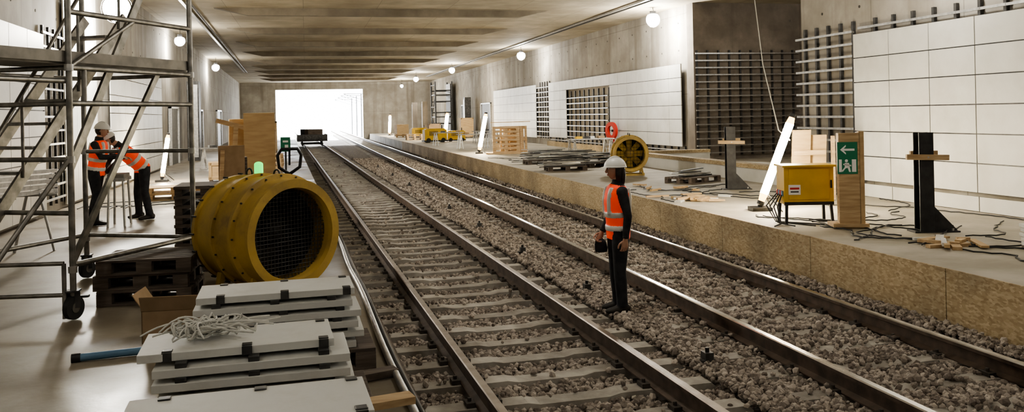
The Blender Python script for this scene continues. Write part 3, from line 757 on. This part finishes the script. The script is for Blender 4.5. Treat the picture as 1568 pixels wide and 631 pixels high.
m.box((0,0,.69),(.30,.06,1.38),WOOD); m.box((.17,.02,.70),(.07,.10,1.40),PLY); m.box((-.12,.06,.7),(.06,.08,1.36),WOOD); m.box((0,.10,.05),(.5,.35,.05),WOOD)
m.box((-.03,-.035,1.02),(.28,.008,.46),GREEN)
def wq(pts): m.add([(x-.03,-.041,z+1.02) for x,z in pts],[tuple(range(len(pts)))],SWHITE)
wq([(-.10,.12),(-.02,.19),(-.02,.165),(-.05,.135),(.10,.135),(.10,.105),(-.05,.105),(-.02,.075),(-.02,.05)])
wq([(.06,-.02),(.12,-.02),(.12,-.20),(.06,-.20)]); wq([(-.12,-.02),(-.08,-.02),(-.08,-.2),(-.12,-.2)])
m.cyl((-.045,-.0415,.98),(-.045,-.040,.98),.022,SWHITE,n=12)
wq([(-.04,-.07),(.02,-.07),(.03,-.13),(.045,-.2),(.02,-.2),(-.0,-.14),(-.03,-.15),(-.07,-.2),(-.08,-.18),(-.04,-.13)])
wq([(-.06,-.08),(.05,-.10),(.05,-.12),(-.06,-.10)])
m.build('exit_sign_stand',(7.6,10.75,PZ),-.35,.002)
m=MB()
m.box((0,0,.58),(.74,.42,.56),YEL2); m.box((0,-.215,.60),(.60,.012,.46),YEL2); m.box((0,0,.875),(.80,.50,.03),YEL2)
for x in(-.33,.33):
    for y in(-.18,.18): m.beam((x,y,.30),(x*1.05,y*1.15,0),.04,.04,BLK)
m.box((0,-.2,.31),(.74,.03,.05),BLK); m.box((-.22,-.225,.52),(.18,.006,.15),SWHITE); m.box((-.22,-.229,.54),(.14,.004,.03),RED); m.box((-.22,-.229,.49),(.12,.004,.02),BLK)
for i in range(4): m.box((-.375,-.13+.09*i,.46),(.03,.06,.08),RED if i%2 else BLUE); m.path([(-.39,-.13+.09*i,.44),(-.46-.03*i,-.15+.1*i,.25),(-.45,-.3+.1*i,.02),(-.6+.3*i,-.5,.012)],.011,CABLE)
m.box((.33,-.22,.6),(.02,.02,.12),BLK)
m.build('power_distribution_box',(7.42,11.6,PZ),-.28,.006)
m=MB()
m.box((-.16,0,.68),(.36,.03,1.30),PLY,rot=(.1,0,.1)); m.box((.16,.12,.62),(.40,.03,1.22),PLY,rot=(.12,0,-.1)); m.box((.0,-.05,.9),(.6,.03,.09),WOOD); m.box((0,.02,.02),(.5,.5,.04),WOODD); m.box((.5,.1,.6),(.06,.06,1.2),WOOD)
m.build('plywood_sheets',(9.12,14.1,PZ+.02),-.2)
def steel_stack(name,x,y,rz,L=1.9,n=14,mat=BLKM):
    m=MB(); pallet_geo(m,0,WOODD)
    for i in range(n):
        lx=random.uniform(.6,1)*L; a=random.uniform(-.16,.16)
        m.box((random.uniform(-.2,.2),random.uniform(-.3,.3),.17+.025*i),(lx,random.choice((.06,.1,.22)),.022),random.choice((mat,mat,mat,GALV,TARP)),rot=(0,random.uniform(-.04,.04),a))
    m.build(name,(x,y,PZ),rz)
steel_stack('steel_profile_stack',7.7,24.9,-.1,1.9,18); steel_stack('steel_profile_stack',9.3,26.0,.1,1.6,12); steel_stack('steel_profile_stack',8.0,28.6,.0,1.6,14)
steel_stack('steel_profile_stack',9.2,19.2,.5,1.3,6)
m=MB()
for i,(dx,dy,t) in enumerate(((0,0,.12),(.25,.3,.2),(.5,.62,.15))):
    M=Matrix.Translation((dx,dy,.62))@Matrix.Rotation(math.pi/2-t,4,'X')@Matrix.Rotation(math.pi/2 if i else 0,4,'Z'); m.M=M
    pallet_geo(m,-.07,WOOD,0,0,1.2,1.2 if i==0 else 1.0)
m.M=Matrix.Identity(4); m.beam((-.9,-.1,.04),(.9,-.1,.04),.1,.06,WOOD); m.beam((-.7,-.05,1.40),(1.1,.1,1.42),.1,.03,WOOD); m.box((0,.3,.03),(1.7,1.2,.05),WOOD)
m.build('upright_pallets',(8.6,36.6,PZ),-.15)
def trestle(name,x,y,rz,L=1.8,mat=TARP):
    m=MB(); m.box((0,0,.74),(L,.6,.04),mat)
    for a in(-L/2+.15,L/2-.15):
        for b in(-.25,.25): m.beam((a-.1,b,0),(a,b,.72),.04,.04,GALV); m.beam((a+.1,b,0),(a,b,.72),.04,.04,GALV)
        m.beam((a,-.25,.36),(a,.25,.36),.03,.03,GALV)
    for i in range(4): m.box((random.uniform(-L/3,L/3),random.uniform(-.15,.15),.80),(.25,.16,.1),random.choice((CARD,BLKM,YEL2,PANELT)))
    m.build(name,(x,y,PZ),rz)
trestle('trestle_table',10.6,31,0.1); trestle('trestle_table',8.6,44,.05); trestle('trestle_table',8.2,50,.1); trestle('trestle_table',11,52,.1)
def generator(name,x,y,rz,s=1.):
    m=MB(); m.box((0,0,.5*s),(1.5*s,.7*s,.7*s),YEL2); m.box((0,0,.88*s),(1.3*s,.6*s,.08*s),YEL2); m.box((0,0,.1*s),(1.6*s,.75*s,.1*s),BLK)
    for i in range(6): m.box((-.4*s+.1*s*i,-.355*s,.6*s),(.05*s,.01,.3*s),BLK)
    for a in(-.5,.5): m.cyl((a*s,-.4*s,.15*s),(a*s,.4*s,.15*s),.15*s,RUBBER,n=16)
    m.cyl((.5*s,0,.9*s),(.5*s,0,1.15*s),.04*s,BLKM); m.build(name,(x,y,PZ),rz,.01)
generator('generator',8.3,56,.1); generator('generator',9.9,57,0,.8); generator('compressor',8.8,68,.2,.9)
for x,y,n in((9.8,41,2),(11.5,48,3),(7.8,63,3),(10,74,4),(8,72,2)): pallets('pallet_stack',x,y,PZ,random.uniform(-.3,.3),n,WOOD)
def crate(name,x,y,z,s,rz,mat=PLY):
    m=MB(); a,b,c=s; m.box((0,0,c/2+.05),(a,b,c),mat)
    for k in(-1,1):
        m.box((0,k*(b/2+.012),c-.0),(a+.02,.024,.08),mat); m.box((0,k*(b/2+.012),.1),(a+.02,.024,.08),mat)
        for q in(-1,1): m.box((q*(a/2-.04),k*(b/2+.012),c/2+.05),(.08,.024,c),mat)
    for k in(-1,0,1): m.box((k*(a/2-.06),0,.025),(.1,b,.05),WOODD)
    m.build(name,(x,y,z),rz,.003)
crate('plywood_crate',8.4,77,PZ,(1.1,.8,1.0),.2); crate('plywood_crate',9.6,65,PZ,(.9,.8,1.1),.0,CARD); crate('plywood_crate',12.3,66,PZ,(1,.9,1.5),.0)
slab=MB(); 
for i in range(5): slab.box((random.uniform(-.03,.03),0,.07+.055*i),(1.0,.5,.04),PANELT); slab.box((0,0,.105+.055*i),(.9,.4,.016),BLKM)
slab.bb(-.5,.5,-.25,-.15,0,.05,WOODD); slab.bb(-.5,.5,.15,.25,0,.05,WOODD)
slab.build('slab_stack',(8.75,8.1,PZ),-.3,.003)
m=MB()
for i in range(34):
    cx,cy,q=random.choice(((7.6,15.9,.35),(7.4,15.2,.22),(7.7,17.6,.35),(7.75,9.0,.22),(7.9,9.1,.2)))
    m.box((cx+random.gauss(0,q),cy+random.gauss(0,q),PZ+.02+.012*(i%4)),(random.uniform(.15,.65),random.uniform(.05,.12),random.uniform(.02,.05)),random.choice((WOOD,WOOD,PLY,PANELT)),rot=(0,0,random.uniform(-1.2,1.2)))
m.build('timber_offcuts')
def cables(name,c,R,n,xr=(6.75,10.4),zz=PZ):
    m=MB()
    for k in range(n):
        x,y=c[0]+random.gauss(0,R*.3),c[1]+random.gauss(0,R*.3); a=random.uniform(0,6.28); pts=[]
        for i in range(22):
            pts.append((x,y,zz+.012+.006*(i%2)+.006*(k%3))); a+=random.gauss(0,.35); x=min(xr[1],max(xr[0],x+math.cos(a)*.09*R)); y+=math.sin(a)*.09*R
        m.path(pts,.010,CABLE,n=5)
    m.build(name)
cables('cable_tangle',(7.8,11.2),1.0,6); cables('cable_tangle',(8.0,9.3),1.1,9); cables('cable_tangle',(8.1,16.8),1.4,9); cables('cable_tangle',(9.4,12.4),1.4,3); cables('cable_tangle',(8.2,31),1.6,5); cables('cable_tangle',(-3.3,19),1.2,4,(-4.5,0))
m=MB(); m.path([(9.1,16.2,CZ),(9.1,16.0,5),(8.9,15.3,3.2),(8.5,14.1,1.9),(8.17,13.2,1.75)],.012,CORD,n=6); m.build('hanging_cable')
m=MB(); 
for x,y0,y1 in((11.2,20,80),(-3.2,15,70)): m.beam((x if x>0 else L_(x,y0),y0,CZ-.05),(x if x>0 else L_(x,y1),y1,CZ-.05),.10,.05,GALV); m.cyl((x+.2 if x>0 else L_(x,y0)+.2,y0,CZ-.06),(x+.2 if x>0 else L_(x,y1)+.2,y1,CZ-.06),.03,CABLE,n=8)
m.build('ceiling_conduit')
m=MB(); m.lathe((12.9,34.7,1.5),(-1,-.3,0),[(0,.38),(.12,.38),(.12,.22),(0,.22)],RED,n=28); m.beam((12.95,34.7,PZ),(12.95,34.7,1.5),.06,.06,RED); m.cyl((12.85,34.7,1.5),(13.1,34.7,1.5),.05,BLKM); m.build('hose_reel')
m=MB()
for y in(53,55.5): 
    for x in(11.4,12.9):
        m.cyl((x,y,PZ),(x,y,5.4),.07,BLKM)
    for z in(1.6,2.6,3.6,4.6): m.cyl((11.4,y,z),(12.9,y,z),.05,BLKM)
for z in(2.2,4.2): 
    m.box((12.15,54.25,z),(1.5,2.6,.1),BLKM); m.cyl((11.4,53,z+.9),(11.4,55.5,z+.9),.05,BLKM)
m.cyl((11.4,53,PZ),(11.4,55.5,2.2),.04,BLKM); m.cyl((11.4,55.5,2.2),(11.4,53,4.2),.04,BLKM); m.box((12.8,54.2,2.9),(.1,2.4,4.6),BLKM)
m.build('scaffold_frame',(0,23,0))
m=MB()
for i,(x,y) in enumerate(((12.7,67.5),(11.5,84),(11,88))): m.box((x,y,PZ+1.6),(.5,.6,3.2),DARKW if i else BLKM); m.box((x-.26,y,PZ+1.6),(.03,.4,2.8),GALV)
m.build('control_cabinets')

# ------------------------------------------------------------------ left platform, behind the fan
m=MB()
m.box((0,0,.95),(.66,.04,1.9),PLY,rot=(.06,0,0)); m.box((-.42,.25,.90),(.5,.04,1.75),PLY,rot=(.08,0,.3)); m.box((-.55,-.02,.8),(.10,.08,1.7),WOOD,rot=(0,.08,0)); m.box((0,.1,.05),(1.1,.5,.1),WOODD)
m.beam((-.9,0,1.75),(-.2,0,1.55),.06,.10,WOOD)
m.build('plywood_sheets',(-1.0,19.6,PZ),.05)
m=MB(); m.box((0,0,.62),(.5,.04,1.25),CARD); m.box((-.2,-.1,.58),(.08,.08,1.15),WOOD,rot=(0,.06,0)); m.box((.1,.2,.5),(.4,.3,1.0),WOODD)
m.build('plywood_sheets',(-1.45,17.8,PZ),.1)
m=MB(); m.box((0,0,.35),(1.0,.7,.55),WOODD); 
for k in range(4): m.box((0,-.36,.14+.14*k),(1.04,.025,.09),WOODD)
m.box((0,0,.645),(1.06,.76,.03),PLY)
m.build('timber_bin',(-.35,13.6,PZ),.05)
m=MB()
for s in(-.18,.18): m.box((s,.2,.09),(.16,1.1,.05),BLK); m.cyl((s-.05,.7,.05),(s+.05,.7,.05),.045,RUBBER)
m.box((0,-.4,.2),(.5,.18,.22),BLK); m.cyl((-.08,-.5,.1),(.08,-.5,.1),.1,RUBBER,n=20)
m.cyl((0,-.45,.28),(0,-.62,1.05),.028,BLK)
m.path([(0,-.62,1.03),(-.13,-.64,1.12),(-.15,-.67,1.28),(-.10,-.69,1.36),(.10,-.69,1.36),(.15,-.67,1.28),(.13,-.64,1.12),(0,-.62,1.03)],.022,BLK,n=8)
m.cyl((0,-.64,1.15),(0,-.69,1.36),.014,BLK)
m.build('pallet_truck',(-.28,12.1,PZ),.1)
m=MB()
for i in range(9): m.box((0,0,.1+.11*i),(.66,.7,.035),WOODD); 
for s in(-.28,0,.28):
    for i in range(9): m.box((s,0,.05+.11*i),(.08,.68,.075),WOODD)
m.build('board_stack',(-1.16,10.75,PZ),.0)
m=MB(); m.cyl((0,0,0),(0,0,1.1),.02,BLK); m.box((0,0,.02),(.4,.4,.04),BLK); m.box((0,-.03,1.22),(.20,.02,.30),GREEN); m.box((0,-.042,1.28),(.11,.004,.04),SWHITE); m.box((.02,-.042,1.16),(.07,.004,.10),SWHITE)
m.build('exit_sign_stand',(-.42,18.5,PZ))
m=MB(); m.box((0,0,1.75),(.5,.7,3.5),BLKM); m.box((0,-.36,1.75),(.4,.02,3.2),GALV); m.build('control_cabinets',(-4.8,40,PZ))
crate('plywood_crate',-2.3,26,PZ,(.9,.7,.5),.1); pallets('pallet_stack',-2.9,20.5,PZ,.1,2,WOOD); pallets('pallet_stack',-1.4,30,PZ,-.1,4,WOOD); crate('plywood_crate',-1.7,36,PZ,(1,.8,1.3),0,CARD); trestle('trestle_table',-2.9,33,.2); crate('plywood_crate',-2.0,47,PZ,(1,.8,1.6),0,PLY); generator('generator',-2.6,55,.1)
m=MB(); m.box((0,0,.50),(2.3,4.2,.22),BLK); 
for x in(-1.1,1.1): m.box((x,0,.75),(.06,4.2,.34),BLKM)
m.box((0,-2.1,.75),(2.3,.06,.34),BLKM)
for y in(-1.4,1.4):
    m.cyl((-.85,y,.18),(.85,y,.18),.05,BLKM)
    for x in(-.75,.75): m.cyl((x-.05,y,.19),(x+.05,y,.19),.18,BLK,n=20)
for x in(-.6,.6): m.cyl((x,-2.25,.55),(x,-2.1,.55),.12,BLK,n=16)
for i in range(6): m.box((random.uniform(-.5,.5),-1.5+.55*i,.98),(1.1,.5,.66),random.choice((BLK,BLKM,WOODD)))
m.build('flat_wagon',(.45,70,.13),LT)

# ------------------------------------------------------------------ world, camera
w=bpy.data.worlds.new('World'); scene.world=w; w.use_nodes=True
bg=w.node_tree.nodes['Background']; bg.inputs[0].default_value=(.92,.96,1,1); bg.inputs[1].default_value=18
cam=bpy.data.cameras.new('camera'); co=bpy.data.objects.new('camera',cam); scene.collection.objects.link(co)
cam.sensor_width=36; cam.lens=29.85; cam.shift_y=-.0896; cam.shift_x=-.002; cam.clip_end=500
co.matrix_world=Matrix.Translation((0,0,2.3))@Matrix.Rotation(math.radians(-13.8),4,'Z')@Matrix.Rotation(math.pi/2,4,'X')@Matrix.Rotation(math.radians(-1.2),4,'Z')
scene.camera=co
